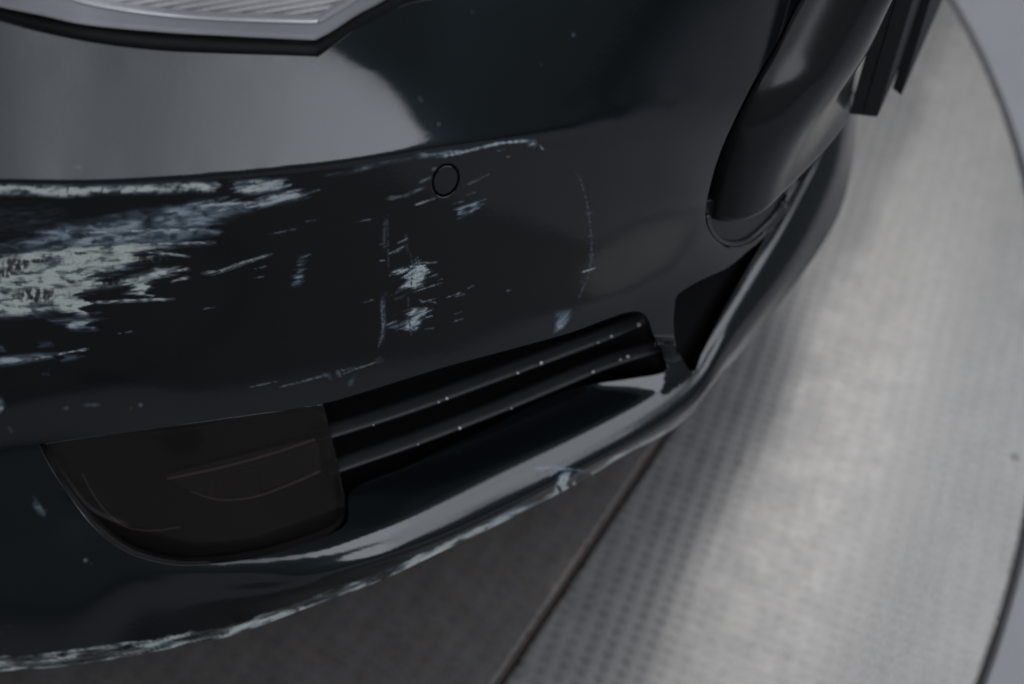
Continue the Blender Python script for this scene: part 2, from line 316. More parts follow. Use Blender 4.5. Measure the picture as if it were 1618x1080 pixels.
def box_mesh(name, O, A, B, Cc, mat, parent, bev=.0):
    """box from corner O with edge vectors A, B, Cc, bevelled"""
    O, A, B, Cc = [np.array(v, float) for v in (O, A, B, Cc)]
    V = [O+A*i+B*j+Cc*k for i in (0, 1) for j in (0, 1) for k in (0, 1)]
    o = mesh(name, V, [(0, 1, 3, 2), (4, 6, 7, 5), (0, 4, 5, 1), (2, 3, 7, 6), (0, 2, 6, 4), (1, 5, 7, 3)], mat, parent, False)
    import bmesh
    bm = bmesh.new(); bm.from_mesh(o.data); bmesh.ops.recalc_face_normals(bm, faces=bm.faces)
    if bev: bmesh.ops.bevel(bm, geom=bm.edges[:], offset=bev, segments=3, affect='EDGES', profile=.5)
    bm.to_mesh(o.data); bm.free(); return o
# ---------------------------------------------------------------- materials
class NT:
    def __init__(s, name):
        s.m = bpy.data.materials.new(name); s.m.use_nodes = True; s.t = s.m.node_tree; s.t.nodes.clear()
        s.out = s.n('ShaderNodeOutputMaterial')
    def n(s, t, **k):
        q = s.t.nodes.new(t)
        for a, b in k.items(): setattr(q, a, b)
        return q
    def l(s, a, b): s.t.links.new(a, b)
    def math(s, op, a, b=None, c=None, clamp=False):
        q = s.n('ShaderNodeMath', operation=op, use_clamp=clamp)
        for i, v in enumerate((a, b, c)):
            if v is None: continue
            if isinstance(v, (int, float)): q.inputs[i].default_value = v
            else: s.l(v, q.inputs[i])
        return q.outputs[0]
    def ramp(s, v, a, b, lo=0., hi=1.):
        q = s.n('ShaderNodeMapRange'); q.interpolation_type = 'SMOOTHSTEP'; s.l(v, q.inputs[0])
        for i, w in enumerate((a, b, lo, hi)): q.inputs[i+1].default_value = w
        return q.outputs[0]
    def mix(s, f, a, b):
        q = s.n('ShaderNodeMix', data_type='RGBA')
        for sock, v in ((q.inputs[0], f), (q.inputs[6], a), (q.inputs[7], b)):
            if isinstance(v, (int, float)): sock.default_value = v
            elif isinstance(v, tuple): sock.default_value = (*v, 1)
            else: s.l(v, sock)
        return q.outputs[2]
    def noise(s, vec, scale, detail=3, rough=.55, sc=None):
        if sc is not None:
            mp = s.n('ShaderNodeMapping'); s.l(vec, mp.inputs[0]); mp.inputs['Scale'].default_value = sc; vec = mp.outputs[0]
        q = s.n('ShaderNodeTexNoise'); s.l(vec, q.inputs['Vector']); q.inputs['Scale'].default_value = scale; q.inputs['Detail'].default_value = detail; q.inputs['Roughness'].default_value = rough
        return q.outputs['Fac']
    def pr(s, **k):
        q = s.n('ShaderNodeBsdfPrincipled')
        for a, v in k.items():
            a = a.replace('_', ' ')
            if isinstance(v, (int, float)): q.inputs[a].default_value = v
            elif isinstance(v, tuple): q.inputs[a].default_value = (*v, 1) if len(v) == 3 else v
            else: s.l(v, q.inputs[a])
        return q
    def bump(s, h, strength, dist, nrm=None):
        b = s.n('ShaderNodeBump'); b.inputs['Strength'].default_value = strength; b.inputs['Distance'].default_value = dist; s.l(h, b.inputs['Height'])
        if nrm is not None: s.l(nrm, b.inputs['Normal'])
        return b.outputs[0]
    def fin(s, sh): s.l(sh, s.out.inputs[0]); return s.m
def paint_mat():
    t = NT('dark_green_metallic_paint'); co = t.n('ShaderNodeTexCoord').outputs['Object']; uv = t.n('ShaderNodeUVMap').outputs[0]
    at_ = t.n('ShaderNodeAttribute', attribute_name='scuff'); sep = t.n('ShaderNodeSeparateColor'); t.l(at_.outputs['Color'], sep.inputs[0])
    amt, tint, gouge = sep.outputs[0], sep.outputs[1], sep.outputs[2]
    # fine streaks break the rubbed paint up
    st = t.noise(uv, 60, 4, .65, (1, 9, 1)); gr = t.noise(uv, 420, 2, .6)
    ed = t.math('ADD', t.math('MULTIPLY', t.math('SUBTRACT', st, .5), .9), t.math('MULTIPLY', t.math('SUBTRACT', gr, .5), .3))
    a = t.math('MULTIPLY', amt, t.math('ADD', 1.0, ed), None, True)
    a = t.math('MULTIPLY', a, t.ramp(amt, .0, .06))
    # specks of dust, hairline scratches
    vo = t.n('ShaderNodeTexVoronoi'); vo.inputs['Scale'].default_value = 150; t.l(co, vo.inputs['Vector'])
    sc = t.n('ShaderNodeSeparateColor'); t.l(vo.outputs['Color'], sc.inputs[0])
    dust = t.math('MULTIPLY', t.math('LESS_THAN', vo.outputs['Distance'], t.math('MULTIPLY', sc.outputs[1], .03)), t.math('GREATER_THAN', sc.outputs[0], .82))
    big = t.noise(co, 9, 3)
    base = t.mix(big, (.0075, .0112, .0135), (.0100, .0145, .0172))
    sctop = t.mix(gr, (.40, .44, .42), (.56, .60, .57)); scblue = t.mix(gr, (.10, .16, .23), (.22, .29, .36))
    scc = t.mix(tint, scblue, sctop)
    scc = t.mix(t.math('MULTIPLY', gouge, .9), scc, (.006, .007, .008))
    al = t.math('MAXIMUM', a, t.math('MULTIPLY', dust, .2))
    al = t.math('MAXIMUM', al, t.math('MULTIPLY', gouge, .8))
    col = t.mix(al, base, t.mix(t.math('MULTIPLY', dust, t.math('SUBTRACT', 1, a, None, True)), scc, (.35, .37, .38)))
    peel = t.noise(co, 260, 2, .5); peel2 = t.noise(co, 1100, 3, .7, (1, 1, .25))
    n1 = t.bump(peel, .05, .0006); n2 = t.bump(peel2, .14, .0003, n1)
    n3 = t.bump(t.math('ADD', a, st), .5, .0006, n2)
    mixn = t.n('ShaderNodeMix', data_type='VECTOR'); t.l(t.math('MULTIPLY', al, 1, None, True), mixn.inputs[0]); t.l(n2, mixn.inputs[4]); t.l(n3, mixn.inputs[5])
    p = t.pr(Base_Color=col, Metallic=t.math('MULTIPLY', .85, t.math('SUBTRACT', 1, al, None, True)), Roughness=t.math('ADD', .42, t.math('MULTIPLY', al, .3)), Specular_IOR_Level=t.math('ADD', .06, t.math('MULTIPLY', al, .25)),
             Coat_Weight=t.math('SUBTRACT', 1, t.math('MULTIPLY', al, .85), None, True), Coat_Roughness=t.math('ADD', .035, t.math('MULTIPLY', al, .35)), Coat_IOR=1.5)
    t.l(mixn.outputs[1], p.inputs['Normal']); t.l(n2, p.inputs['Coat Normal'])
    return t.fin(p.outputs[0])
def plain(name, col, rough, metal=0., bump=0., scale=400, spec=.5, coat=0., var=.15):
    t = NT(name); co = t.n('ShaderNodeTexCoord').outputs['Object']; n = t.noise(co, scale, 3); n0 = t.noise(co, scale*.06, 3)
    c = t.mix(n0, tuple(v*(1-var) for v in col), tuple(min(1, v*(1+var)) for v in col))
    p = t.pr(Base_Color=c, Roughness=t.math('ADD', rough-.04, t.math('MULTIPLY', n0, .08)), Metallic=metal, Specular_IOR_Level=spec, Coat_Weight=coat, Coat_Roughness=.05)
    if bump: t.l(t.bump(n, bump, .0005), p.inputs['Normal'])
    return t.fin(p.outputs[0])
def plate_mat(name, c0, c1, rough, rust=0., track_shade=False):
    t = NT(name); co = t.n('ShaderNodeTexCoord').outputs['Object']
    n1 = t.noise(co, 5, 5, .6); n2 = t.noise(co, 28, 4, .6); n3 = t.noise(co, 240, 3, .6); n4 = t.noise(co, 12, 4, .7, (1, .3, 1))
    f = t.math('ADD', t.math('MULTIPLY', n1, .5), t.math('MULTIPLY', n2, .5)); c = t.mix(t.ramp(f, .35, .68), c0, c1)
    c = t.mix(t.ramp(n4, .60, .75, 0, .35), c, (.20, .17, .15)); c = t.mix(t.ramp(n3, .35, .8, 0, .5), c, tuple(v*1.3 for v in c1))
    vo = t.n('ShaderNodeTexVoronoi'); vo.inputs['Scale'].default_value = 9; t.l(co, vo.inputs['Vector'])
    c = t.mix(t.math('MULTIPLY', t.ramp(vo.outputs['Distance'], .035, .08, 1, 0), .6), c, (.07, .06, .055))
    if track_shade:   # dusty track; car's shade beside it and bright streak put into the colour
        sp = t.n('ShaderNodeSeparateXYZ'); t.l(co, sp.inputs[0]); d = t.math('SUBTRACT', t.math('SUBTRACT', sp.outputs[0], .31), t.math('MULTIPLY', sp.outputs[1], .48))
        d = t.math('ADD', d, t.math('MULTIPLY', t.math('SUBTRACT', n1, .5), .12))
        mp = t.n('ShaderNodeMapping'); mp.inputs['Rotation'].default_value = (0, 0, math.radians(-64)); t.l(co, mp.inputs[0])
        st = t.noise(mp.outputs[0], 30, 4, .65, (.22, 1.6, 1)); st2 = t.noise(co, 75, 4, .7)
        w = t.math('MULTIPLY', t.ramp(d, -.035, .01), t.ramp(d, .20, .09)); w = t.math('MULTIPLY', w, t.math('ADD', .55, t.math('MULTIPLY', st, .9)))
        dull = t.mix(.5, c, (.115, .115, .117)); dust = t.mix(st2, (.18, .173, .166), (.30, .293, .284))  # car side of the plate darkened to carry the car's shadow
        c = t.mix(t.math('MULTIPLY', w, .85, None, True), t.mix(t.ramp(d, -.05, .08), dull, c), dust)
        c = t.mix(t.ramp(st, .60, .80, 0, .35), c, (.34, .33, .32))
    if rust: c = t.mix(t.ramp(t.noise(co, 40, 4), .45, .7, 0, rust), c, (.10, .05, .03))
    dm = t.n('ShaderNodeAttribute', attribute_name='scuff'); sq = t.n('ShaderNodeSeparateColor'); t.l(dm.outputs['Color'], sq.inputs[0])   # dirt in the dimples
    c = t.mix(t.math('MULTIPLY', sq.outputs[0], .30), c, (.035, .034, .033))
    p = t.pr(Base_Color=c, Metallic=.35, Roughness=t.math('ADD', rough, t.math('MULTIPLY', t.math('SUBTRACT', n2, .5), .25)), Specular_IOR_Level=.35)
    t.l(t.bump(n3, .35, .0006), p.inputs['Normal'])
    return t.fin(p.outputs[0])
def smoked_mat():
    t = NT('smoked_lens_plastic'); co = t.n('ShaderNodeTexCoord').outputs['Object']
    tr = t.n('ShaderNodeBsdfTransparent'); tr.inputs[0].default_value = (.48, .44, .43, 1)
    df = t.n('ShaderNodeBsdfDiffuse'); df.inputs[0].default_value = (.025, .022, .0205, 1)
    gl = t.n('ShaderNodeBsdfGlossy'); gl.inputs['Roughness'].default_value = .07; gl.inputs[0].default_value = (.9, .9, .9, 1)
    nb = t.bump(t.noise(co, 90, 2), .06, .0006); t.l(nb, gl.inputs['Normal'])
    m1 = t.n('ShaderNodeMixShader'); m1.inputs[0].default_value = .22; t.l(tr.outputs[0], m1.inputs[1]); t.l(df.outputs[0], m1.inputs[2])
    fr = t.n('ShaderNodeFresnel'); fr.inputs[0].default_value = 1.45
    m2 = t.n('ShaderNodeMixShader'); t.l(fr.outputs[0], m2.inputs[0]); t.l(m1.outputs[0], m2.inputs[1]); t.l(gl.outputs[0], m2.inputs[2])
    return t.fin(m2.outputs[0])
def clear_mat():
    t = NT('clear_lens'); tr = t.n('ShaderNodeBsdfTransparent'); tr.inputs[0].default_value = (.98, .98, .99, 1)
    gl = t.n('ShaderNodeBsdfGlossy'); gl.inputs['Roughness'].default_value = .05
    fr = t.n('ShaderNodeFresnel'); fr.inputs[0].default_value = 1.5; m = t.n('ShaderNodeMixShader')
    t.l(fr.outputs[0], m.inputs[0]); t.l(tr.outputs[0], m.inputs[1]); t.l(gl.outputs[0], m.inputs[2]); return t.fin(m.outputs[0])
M = dict(paint=paint_mat(), gloss=plain('gloss_black_plastic', (.010, .0105, .011), .17, spec=.24, coat=0., var=.1),
         satin=plain('satin_black_plastic', (.022, .022, .024), .38, bump=.2, scale=900), matt=plain('matt_black_plastic', (.004, .004, .0045), .9, spec=.08),
         rubber=plain('black_rubber', (.006, .006, .007), .6, bump=.2, spec=.2), slat=plain('slat_plastic', (.017, .017, .020), .42, bump=.5, scale=700, spec=.32), smoked=smoked_mat(), clear=clear_mat(),
         housing=plain('dark_lamp_housing', (.012, .011, .011), .5), reflector=plain('dim_reflector', (.050, .044, .043), .4), bar=plain('lamp_bar', (.34, .27, .26), .4, metal=.2), bulb=plain('bulb_glass', (.048, .038, .038), .3),
         silver=plain('silver_reflector', (1., 1., 1.), .4, metal=.35, bump=.1), chrome=plain('chrome', (1., 1., 1.), .3, metal=.8),
         greytrim=plain('grey_lamp_rim', (.50, .51, .53), .4), dust=plain('pale_dirt', (.5, .5, .5), .8),
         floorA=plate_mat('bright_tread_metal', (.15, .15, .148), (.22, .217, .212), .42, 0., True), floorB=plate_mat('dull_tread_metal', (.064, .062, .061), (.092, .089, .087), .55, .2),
         grey=plain('painted_grey_floor', (.20, .205, .225), .6, bump=.2, scale=120), gap=plain('seam_dirt', (.02, .017, .013), .9), rust=plain('rusty_edge', (.055, .038, .030), .7, bump=.4))
# ---------------------------------------------------------------- turntable and floor
CX, CY, CR = -.9779, .6944, 1.7392
S1 = at(1050., 690., 0.)[:2]; S2 = at(790., 1080., 0.)[:2]; SD = (S1-S2)/np.linalg.norm(S1-S2); SN = np.array([SD[1], -SD[0]])   # SN points to the right-hand plate
def disc_poly(side, gap=.0022):
    """the piece of the disc on one side of the seam, as a polygon"""
    c = np.array([CX, CY]); k = (c-S1)@SN; s0 = side*gap
    # chord: points S1+SN*s0+SD*u on circle
    b = (S1+SN*s0-c)@SD; cc = ((S1+SN*s0-c)**2).sum()-CR**2; q = math.sqrt(b*b-cc); A = S1+SN*s0+SD*(-b-q); B = S1+SN*s0+SD*(-b+q)
    ta = math.atan2(*(A-c)[::-1]); tb = math.atan2(*(B-c)[::-1])
    if side > 0:
        if tb < ta: tb += 2*math.pi
        th = np.linspace(ta, tb, 160)
    else:
        if ta < tb: ta += 2*math.pi
        th = np.linspace(tb, ta, 240)
    return np.stack([CX+CR*np.cos(th), CY+CR*np.sin(th)], -1)
turn = tag(bpy.data.objects.new('turntable', None), 'round metal display turntable of embossed plates', kind='structure'); SC.collection.objects.link(turn)
PITCH = .0130; XK = .289   # the joint turns straight on under the car
def emboss(x, y, ang, pitch):
    """0 on the flat, 1 in the middle of each oblong dimple, dimples set like bricks"""
    ca, sa = math.cos(ang), math.sin(ang); u = (x*ca+y*sa)/(pitch*1.45); v = (-x*sa+y*ca)/(pitch*1.05)
    c = .5+.5*np.cos(math.pi*(u+v))*np.cos(math.pi*(u-v)); return sstep(.38, .92, c)
def plate(name, side, mat, ang, pitch, h, box, step, ymin=None):
    x0, x1, y0, y1 = box; g = [.01*1.25**k for k in range(19)]; g = np.cumsum(g)
    xs = np.r_[x0-g[::-1], np.arange(x0, x1, step)]; xs = np.r_[xs, xs[-1]+g]; ys = np.r_[y0-g[::-1], np.arange(y0, y1, step)]; ys = np.r_[ys, ys[-1]+g]
    SX, SY = np.meshgrid(np.gradient(xs), np.gradient(ys)); LS = np.maximum(SX, SY)
    poly = disc_poly(side)
    X, Y = np.meshgrid(xs, ys); ins = sdp(X.ravel(), Y.ravel(), poly).reshape(X.shape)
    # snap the outermost points on to the outline by projecting on seam line and circle
    dA = (X-S1[0])*SN[0]+(Y-S1[1])*SN[1]; kk = (X-XK) > dA; nx_ = np.where(kk, 1., SN[0]); ny_ = np.where(kk, 0., SN[1]); d_seam = np.where(kk, X-XK, dA)*side-.0022; rr = np.hypot(X-CX, Y-CY)
    near = np.abs(d_seam) < LS*.75; Xn = X-nx_*side*d_seam*near; Yn = Y-ny_*side*d_seam*near
    rr = np.hypot(Xn-CX, Yn-CY); nc = np.abs(rr-CR) < LS*.75; f = np.where(nc, CR/rr, 1); Xn = CX+(Xn-CX)*f; Yn = CY+(Yn-CY)*f
    ds = np.maximum((Xn-S1[0])*SN[0]+(Yn-S1[1])*SN[1], Xn-XK)*side-.0022; rr = np.hypot(Xn-CX, Yn-CY)
    ok = (ds > -1e-6) & (rr < CR+1e-6)
    if ymin is not None: ok &= (Yn > ymin)
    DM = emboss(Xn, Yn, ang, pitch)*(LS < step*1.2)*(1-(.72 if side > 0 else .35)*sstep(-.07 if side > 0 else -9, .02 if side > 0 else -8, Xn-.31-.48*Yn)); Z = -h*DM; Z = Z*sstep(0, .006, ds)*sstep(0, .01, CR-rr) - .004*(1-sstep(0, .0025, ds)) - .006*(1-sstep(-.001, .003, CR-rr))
    idx = -np.ones(X.shape, int); idx[ok] = np.arange(ok.sum()); V = np.stack([Xn[ok], Yn[ok], Z[ok]], -1)
    a, b, c, d = idx[:-1, :-1], idx[:-1, 1:], idx[1:, 1:], idx[1:, :-1]; m = (a >= 0) & (b >= 0) & (c >= 0) & (d >= 0)
    Q = np.stack([a[m], b[m], c[m], d[m]], -1)
    at_ = np.zeros((len(V), 4)); at_[:, 0] = DM[ok]; at_[:, 3] = 1
    print(name, len(Q)); return mesh(name, V, Q, mat, turn, True, attr=at_)
ANG = math.atan2(SD[1], SD[0])
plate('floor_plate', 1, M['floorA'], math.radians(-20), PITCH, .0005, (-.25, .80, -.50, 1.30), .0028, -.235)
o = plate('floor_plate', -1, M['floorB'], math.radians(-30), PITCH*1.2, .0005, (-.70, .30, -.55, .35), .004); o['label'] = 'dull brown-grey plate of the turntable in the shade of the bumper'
yy = np.linspace(-.225, -1.0, 30); xe = CX+np.sqrt(CR**2-(yy-CY)**2)-.002; xs0 = S1[0]+SD[0]*(yy-S1[1])/SD[1]+.004  # unseen dull plate added to darken what the bumper reflects
o = mesh('floor_plate', [(a*(1-t)+b*t, y, -.0008) for y, a, b in zip(yy, xs0, xe) for t in np.linspace(0, 1, 12)], [(j*12+i, (j+1)*12+i, (j+1)*12+i+1, j*12+i+1) for j in range(29) for i in range(11)], M['floorB'], turn); o['label'] = 'added dull plate out of view, keeps bright floor out of the bumper reflection'
# the rest of the disc beyond the embossed area, one plain drum below
th = np.linspace(0, 2*math.pi, 361)[:-1]
V = [(CX+(CR-.001)*math.cos(a), CY+(CR-.001)*math.sin(a), z) for z in (-.0075, -.05) for a in th]; n = len(th)
mesh('turntable_drum', V, [tuple(range(n))]+[(i, n+i, n+(i+1) % n, (i+1) % n) for i in range(n)], M['gap'], turn, False)
# seam edge
e0 = np.array([*(S2-SD*.3), -.0012]); e1 = np.array([*(S1+SD*.137), -.0012]); wv = -SN
box_mesh('seam_edge', e0+np.array([*(wv*.0042), -.004]), np.append((e1-e0)[:2], 0), np.array([*(SN*.0022), 0]), (0, 0, .0052), M['rust'], turn, .0006)
# floor round the turntable: a ring-shaped sheet with a round well
R1 = CR+.007; V = [(CX+R1*math.cos(a), CY+R1*math.sin(a), z) for z in (-.05, -.004, -.002) for a in th]
V = [(CX+R1*math.cos(a), CY+R1*math.sin(a), -.05) for a in th]+[(CX+R1*math.cos(a), CY+R1*math.sin(a), -.003) for a in th]+[(CX+(R1+.003)*math.cos(a), CY+(R1+.003)*math.sin(a), -.001) for a in th]+[(CX+40*math.cos(a), CY+40*math.sin(a), -.001) for a in th]
tag(mesh('floor', V, [(r*n+i, r*n+(i+1) % n, (r+1)*n+(i+1) % n, (r+1)*n+i) for r in range(3) for i in range(n)], M['grey'], None, True), 'smooth grey studio floor around the turntable', kind='structure')
# ---------------------------------------------------------------- rubbed paint on the bumper
LIPEDGE = [(-80,1067),(0,1060),(100,1052),(216,1034),(300,1017),(367,1003),(490,958),(600,917),(700,870),(800,822),(900,770),(1000,712),(1060,680),(1100,645),(1130,603)]
def scuffs(X, Y):
    n = X.size; A = np.zeros(n); Tn = np.zeros(n); G = np.zeros(n)
    def put(a, tint, g=None):
        nonlocal A, Tn, G
        m = a > A; Tn = np.where(m, tint, Tn); A = np.maximum(A, a)
        if g is not None: G = np.maximum(G, g)
    def sub(bx): return (X > bx[0]-40) & (X < bx[2]+40) & (Y > bx[1]-30) & (Y < bx[3]+30)
    def blob(poly, ang, amp, strength, tint, seed, fy=.22, fx=.02, soft=5., breakup=.5, ticks=0.):
        """a patch of rubbed paint with streaky ends drawn out along ang (degrees, rising to the right)"""
        P = np.array(poly, float); bx = (*P.min(0), *P.max(0)); m = np.nonzero(sub(bx))[0]
        if not len(m): return
        x, y = X[m], Y[m]; c, s = math.cos(math.radians(ang)), math.sin(math.radians(ang))
        u = x*c-y*s; v = x*s+y*c
        fy2 = min(fy, .3); n1 = 1.3*(vn(u*fx, v*fy2*.8, seed)-.5)+.8*(vn(u*fx*2.2, v*fy2*1.7, seed+3)-.5)
        d = sdp(x+c*n1*amp*2, y-s*n1*amp*2, P)
        st = sstep(.22, .74, fbm(u*fx*1.3, v*min(fy, .3)*.75, seed+11, 2 if fy > .3 else 3)); s2 = sstep(.25, .75, fbm(u*fx*.9+7, v*fy*.45, seed+15, 3)); e = sstep(-soft*.5, soft*1.3, d)
        a = e*np.clip(strength*(1-breakup+breakup*2*st)*(1-.55*breakup+.55*breakup*1.6*s2), 0, 1.15)
        a = a*(1-.45*sstep(.56, .72, fbm(x*.045, y*.08, seed+21, 3)))*(1-.5*breakup*sstep(.48, .68, fbm(x*.02, y*.06, seed+23, 3)))
        if ticks: xw = x+6*(fbm(x*.05, y*.07, seed+41, 2)-.5); yw = y+10*(fbm(x*.06, y*.05, seed+42, 2)-.5); a = a*(1-ticks*sstep(.60, .80, fbm(xw*.22, yw*.055, seed+5, 2))*sstep(.40, .6, fbm(x*.03, y*.04, seed+6, 2)))
        t = np.clip(tint*(.55+.9*fbm(u*.02, v*.06, seed+31, 2))*sstep(.15, .95, a), 0, 1)
        tA = np.zeros(n); tT = np.zeros(n); tA[m] = a; tT[m] = t; put(tA, tT)
    def line(P, w, strength, tint, seed, breakup=.5, freq=.06):
        Q = np.array(P, float); bx = (*Q.min(0), *Q.max(0)); m = np.nonzero(sub(bx))[0]
        if not len(m): return
        x, y = X[m], Y[m]; d, s = sdl(x, y, P)
        ww = w*(.35+1.0*vn(s*freq, s*0, seed)); k = vn(s*freq*1.4, d*.5, seed+2)
        L = sum(math.hypot(b[0]-a_[0], b[1]-a_[1]) for a_, b in zip(P[:-1], P[1:])); ends = sstep(0, .12*L, s)*sstep(0, .15*L, L-s)
        a = sstep(1.25, .3, d/np.maximum(ww, .1))*strength*(1-breakup+breakup*2*sstep(.25, .7, k))*(.25+.75*ends)
        tA = np.zeros(n); tA[m] = np.clip(a, 0, 1); put(tA, np.full(n, tint))
    # band right under the crease
    blob([(-90,291),(0,290),(100,291),(165,292),(230,290),(300,286),(345,286),(349,294),(338,304),(300,305),(235,308),(160,308),(110,313),(40,310),(-90,308)], 2, 9, 1.1, 1.2, 1, fy=.16, fx=.03, soft=6, breakup=.55, ticks=.9)
    blob([(366,284),(420,281),(450,281),(455,296),(430,306),(395,308),(370,302)], 10, 12, .9, .8, 2, breakup=.5, ticks=.6)
    blob([(400,318),(440,300),(495,300),(488,312),(450,322),(410,330),(330,335),(280,340),(290,320),(350,310)], 14, 18, .75, .6, 3, breakup=.6, ticks=.3)
    # dull bluish film between band and main patch
    blob([(-90,318),(60,320),(120,335),(100,350),(60,372),(-90,380)], 4, 14, .14, .1, 4, breakup=.7, soft=14)
    # the main patch
    blob([(-90,392),(0,388),(40,372),(90,352),(150,345),(215,330),(300,318),(390,316),(400,334),(370,346),(345,356),(350,372),(300,384),(250,392),(150,395),(60,400),(-90,412)], 5, 16, .66, .35, 5, breakup=.5, soft=13, fy=.15)
    blob([(-90,402),(30,398),(70,386),(130,384),(210,378),(260,388),(320,386),(250,396),(225,402),(245,410),(200,424),(160,438),(195,452),(140,462),(135,478),(150,500),(128,504),(90,495),(40,503),(-90,505)], 4, 20, 1.15, 1.25, 6, breakup=.5, ticks=.25, soft=12, fy=.15)
    blob([(200,438),(250,420),(282,423),(262,440),(248,448),(242,468),(228,474),(205,462),(190,450)], 8, 16, 1.0, 1.1, 7, breakup=.3, soft=8, fy=.16)
    blob([(70,503),(130,500),(160,503),(146,512),(152,522),(118,524),(100,514),(78,509)], 3, 10, .85, .7, 8, breakup=.4, soft=8, fy=.16)
    for k, (a_, b_) in enumerate([((190,388),(340,383)),((120,368),(330,362)),((140,478),(275,472)),((240,436),(300,424)),((270,445),(300,438)),((230,398),(300,405))]):
        line([a_, ((a_[0]+b_[0])/2, (a_[1]+b_[1])/2-1), b_], 3.0, .65, .6, 20+k)
    # dark islands rubbed through the patch
    for k, (cx, cy, rx, ry) in enumerate([(25,418,26,14),(60,412,22,4),(58,466,38,14),(8,432,22,9),(110,445,10,4),(238,408,34,8),(175,444,24,8),(355,296,7,12),(283,316,16,14),(30,524,60,12),(126,400,16,3)]):
        m = np.hypot((X-cx)/rx, (Y-cy)/ry)+.5*(fbm(X*.08, Y*.14, 60+k, 2)-.5)
        A = A*(1-.8*sstep(1.1, .5, m)*sstep(.25, .55, vn(X*.16, Y*.09, 90+k)))
    # streak below, spots
    blob([(-90,566),(0,562),(50,557),(96,558),(85,566),(40,574),(0,581),(-90,590)], 6, 7, .85, .55, 9, breakup=.4)
    line([(90,560),(115,555),(140,551)], 2.4, .7, .6, 40); blob([(62,540),(82,538),(88,548),(70,552),(60,548)], 10, 3, .45, .2, 41); blob([(66,588),(80,588),(82,594),(68,594)], 10, 3, .35, .5, 42)
    blob([(95,560),(140,560),(130,568),(100,574)], 6, 8, .4, .1, 43); blob([(-40,545),(5,545),(10,556),(-40,560)], 6, 3, .5, .6, 44)
    blob([(-30,620),(4,622),(8,646),(0,655),(-30,660)], 80, 3, .6, .7, 45); line([(14,668),(18,680)], 2, .6, .6, 46)
    # streaks in the middle
    line([(318,432),(350,427),(385,414),(430,401)], 3.2, .55, .55, 47, .4); line([(330,436),(370,424),(410,409)], 1.4, .45, .5, 48)
    blob([(468,404),(486,400),(484,418),(482,432),(478,452),(462,454),(464,436),(470,420)], 15, 5, .5, .18, 49, fy=.5, breakup=.85)
    for k, q in enumerate([((400,425),(422,420)),((400,440),(418,436)),((320,488),(340,485)),((425,370),(470,361)),((482,350),(505,346)),((560,351),(590,345)),((150,480),(275,474)),((185,527),(210,523)),((392,612),(440,602)),((440,612),(520,590)),((460,608),(560,580)),((520,598),(600,570)),((95,645),(160,638)),((205,645),(235,636)),((700,440),(690,443))]):
        line([q[0], q[1]], 1.5, .35, .35, 100+k, .6)
    # the long rub along the crease
    blob([(505,276),(560,263),(600,255),(640,249),(662,247),(640,254),(600,262),(560,274),(525,279)], 12, 7, .55, .25, 50, fy=.35, breakup=.8)
    blob([(655,246),(665,240),(690,241),(712,236),(720,240),(700,246),(675,250)], 14, 6, .8, .4, 51, fy=.4, breakup=.5)
    line([(690,248),(720,243),(755,234),(790,226),(820,223),(846,222)], 3.0, .8, .5, 52, .35, .12); line([(660,244),(700,242),(740,236)], 2.4, .6, .35, 53)
    blob([(820,219),(842,219),(852,226),(848,232),(836,231),(828,226)], 25, 3, .7, .4, 54, fy=.5, breakup=.6); line([(853,229),(858,236)], 1.6, .75, .6, 55)
    # near the sensor
    line([(610,314),(640,309),(672,295)], 3.6, .35, .2, 56, .5); line([(655,324),(690,312)], 2.2, .6, .45, 57); line([(663,288),(682,279)], 2.4, .6, .45, 58); line([(682,268),(690,265)], 3, .3, .3, 59)
    blob([(722,338),(718,330),(735,322),(758,315),(768,318),(756,330),(738,342),(724,346)], 20, 9, .8, .28, 60, fy=.45, fx=.03, breakup=.9)
    for k, q in enumerate([((738,291),(760,284)),((742,289),(775,274)),((736,308),(752,303)),((715,322),(735,317)),((785,238),(798,236)),((800,248),(806,247))]): line([q[0], q[1]], 1.7, .4, .2, 130+k)
    # two bright patches in the middle
    blob([(615,432),(625,424),(650,420),(655,405),(664,412),(668,420),(682,424),(680,436),(672,446),(662,456),(652,459),(640,456),(628,463),(624,458),(636,448),(641,440),(640,434),(628,434)], 22, 12, 1.1, .85, 61, fy=.42, fx=.03, breakup=.45, ticks=.5)
    blob([(620,472),(640,464),(650,460),(636,470),(624,474)], 22, 6, .7, .4, 62, fy=.4)
    blob([(630,494),(645,488),(662,487),(676,482),(682,486),(676,496),(668,505),(660,516),(654,525),(645,524),(634,518),(620,518),(625,510),(640,506),(648,498)], 22, 12, 1.0, .7, 63, fy=.42, fx=.03, breakup=.5, ticks=.4)
    for k, q in enumerate([((620,400),(636,394)),((612,402),(640,388)),((628,384),(645,376)),((600,412),(608,411)),((600,386),(608,383)),((660,415),(692,414)),((664,434),(684,428)),((650,462),(700,446)),((665,478),(692,470)),((705,470),(728,462)),((718,469),(735,464)),((738,456),(750,450)),((574,478),(590,473)),((716,508),(732,503)),((718,496),(730,492)),((670,520),(686,518)),((800,460),(808,457)),((662,474),(690,478)),((610,514),(628,506)),((672,502),(684,498))]):
        line([q[0], q[1]], 1.5, .55, .4, 160+k, .5)
    # dull upright scrapes
    line([(609,345),(607,370),(608,395)], 3.5, .16, .6, 64, .6, .2); line([(640,366),(643,385),(644,400)], 3.0, .12, .5, 65, .6, .2)
    blob([(600,466),(612,462),(612,480),(610,500),(612,516),(608,535),(604,548),(595,550),(598,535),(602,515),(600,490)], 78, 4, .34, .9, 66, fy=.5, fx=.05, breakup=.8)
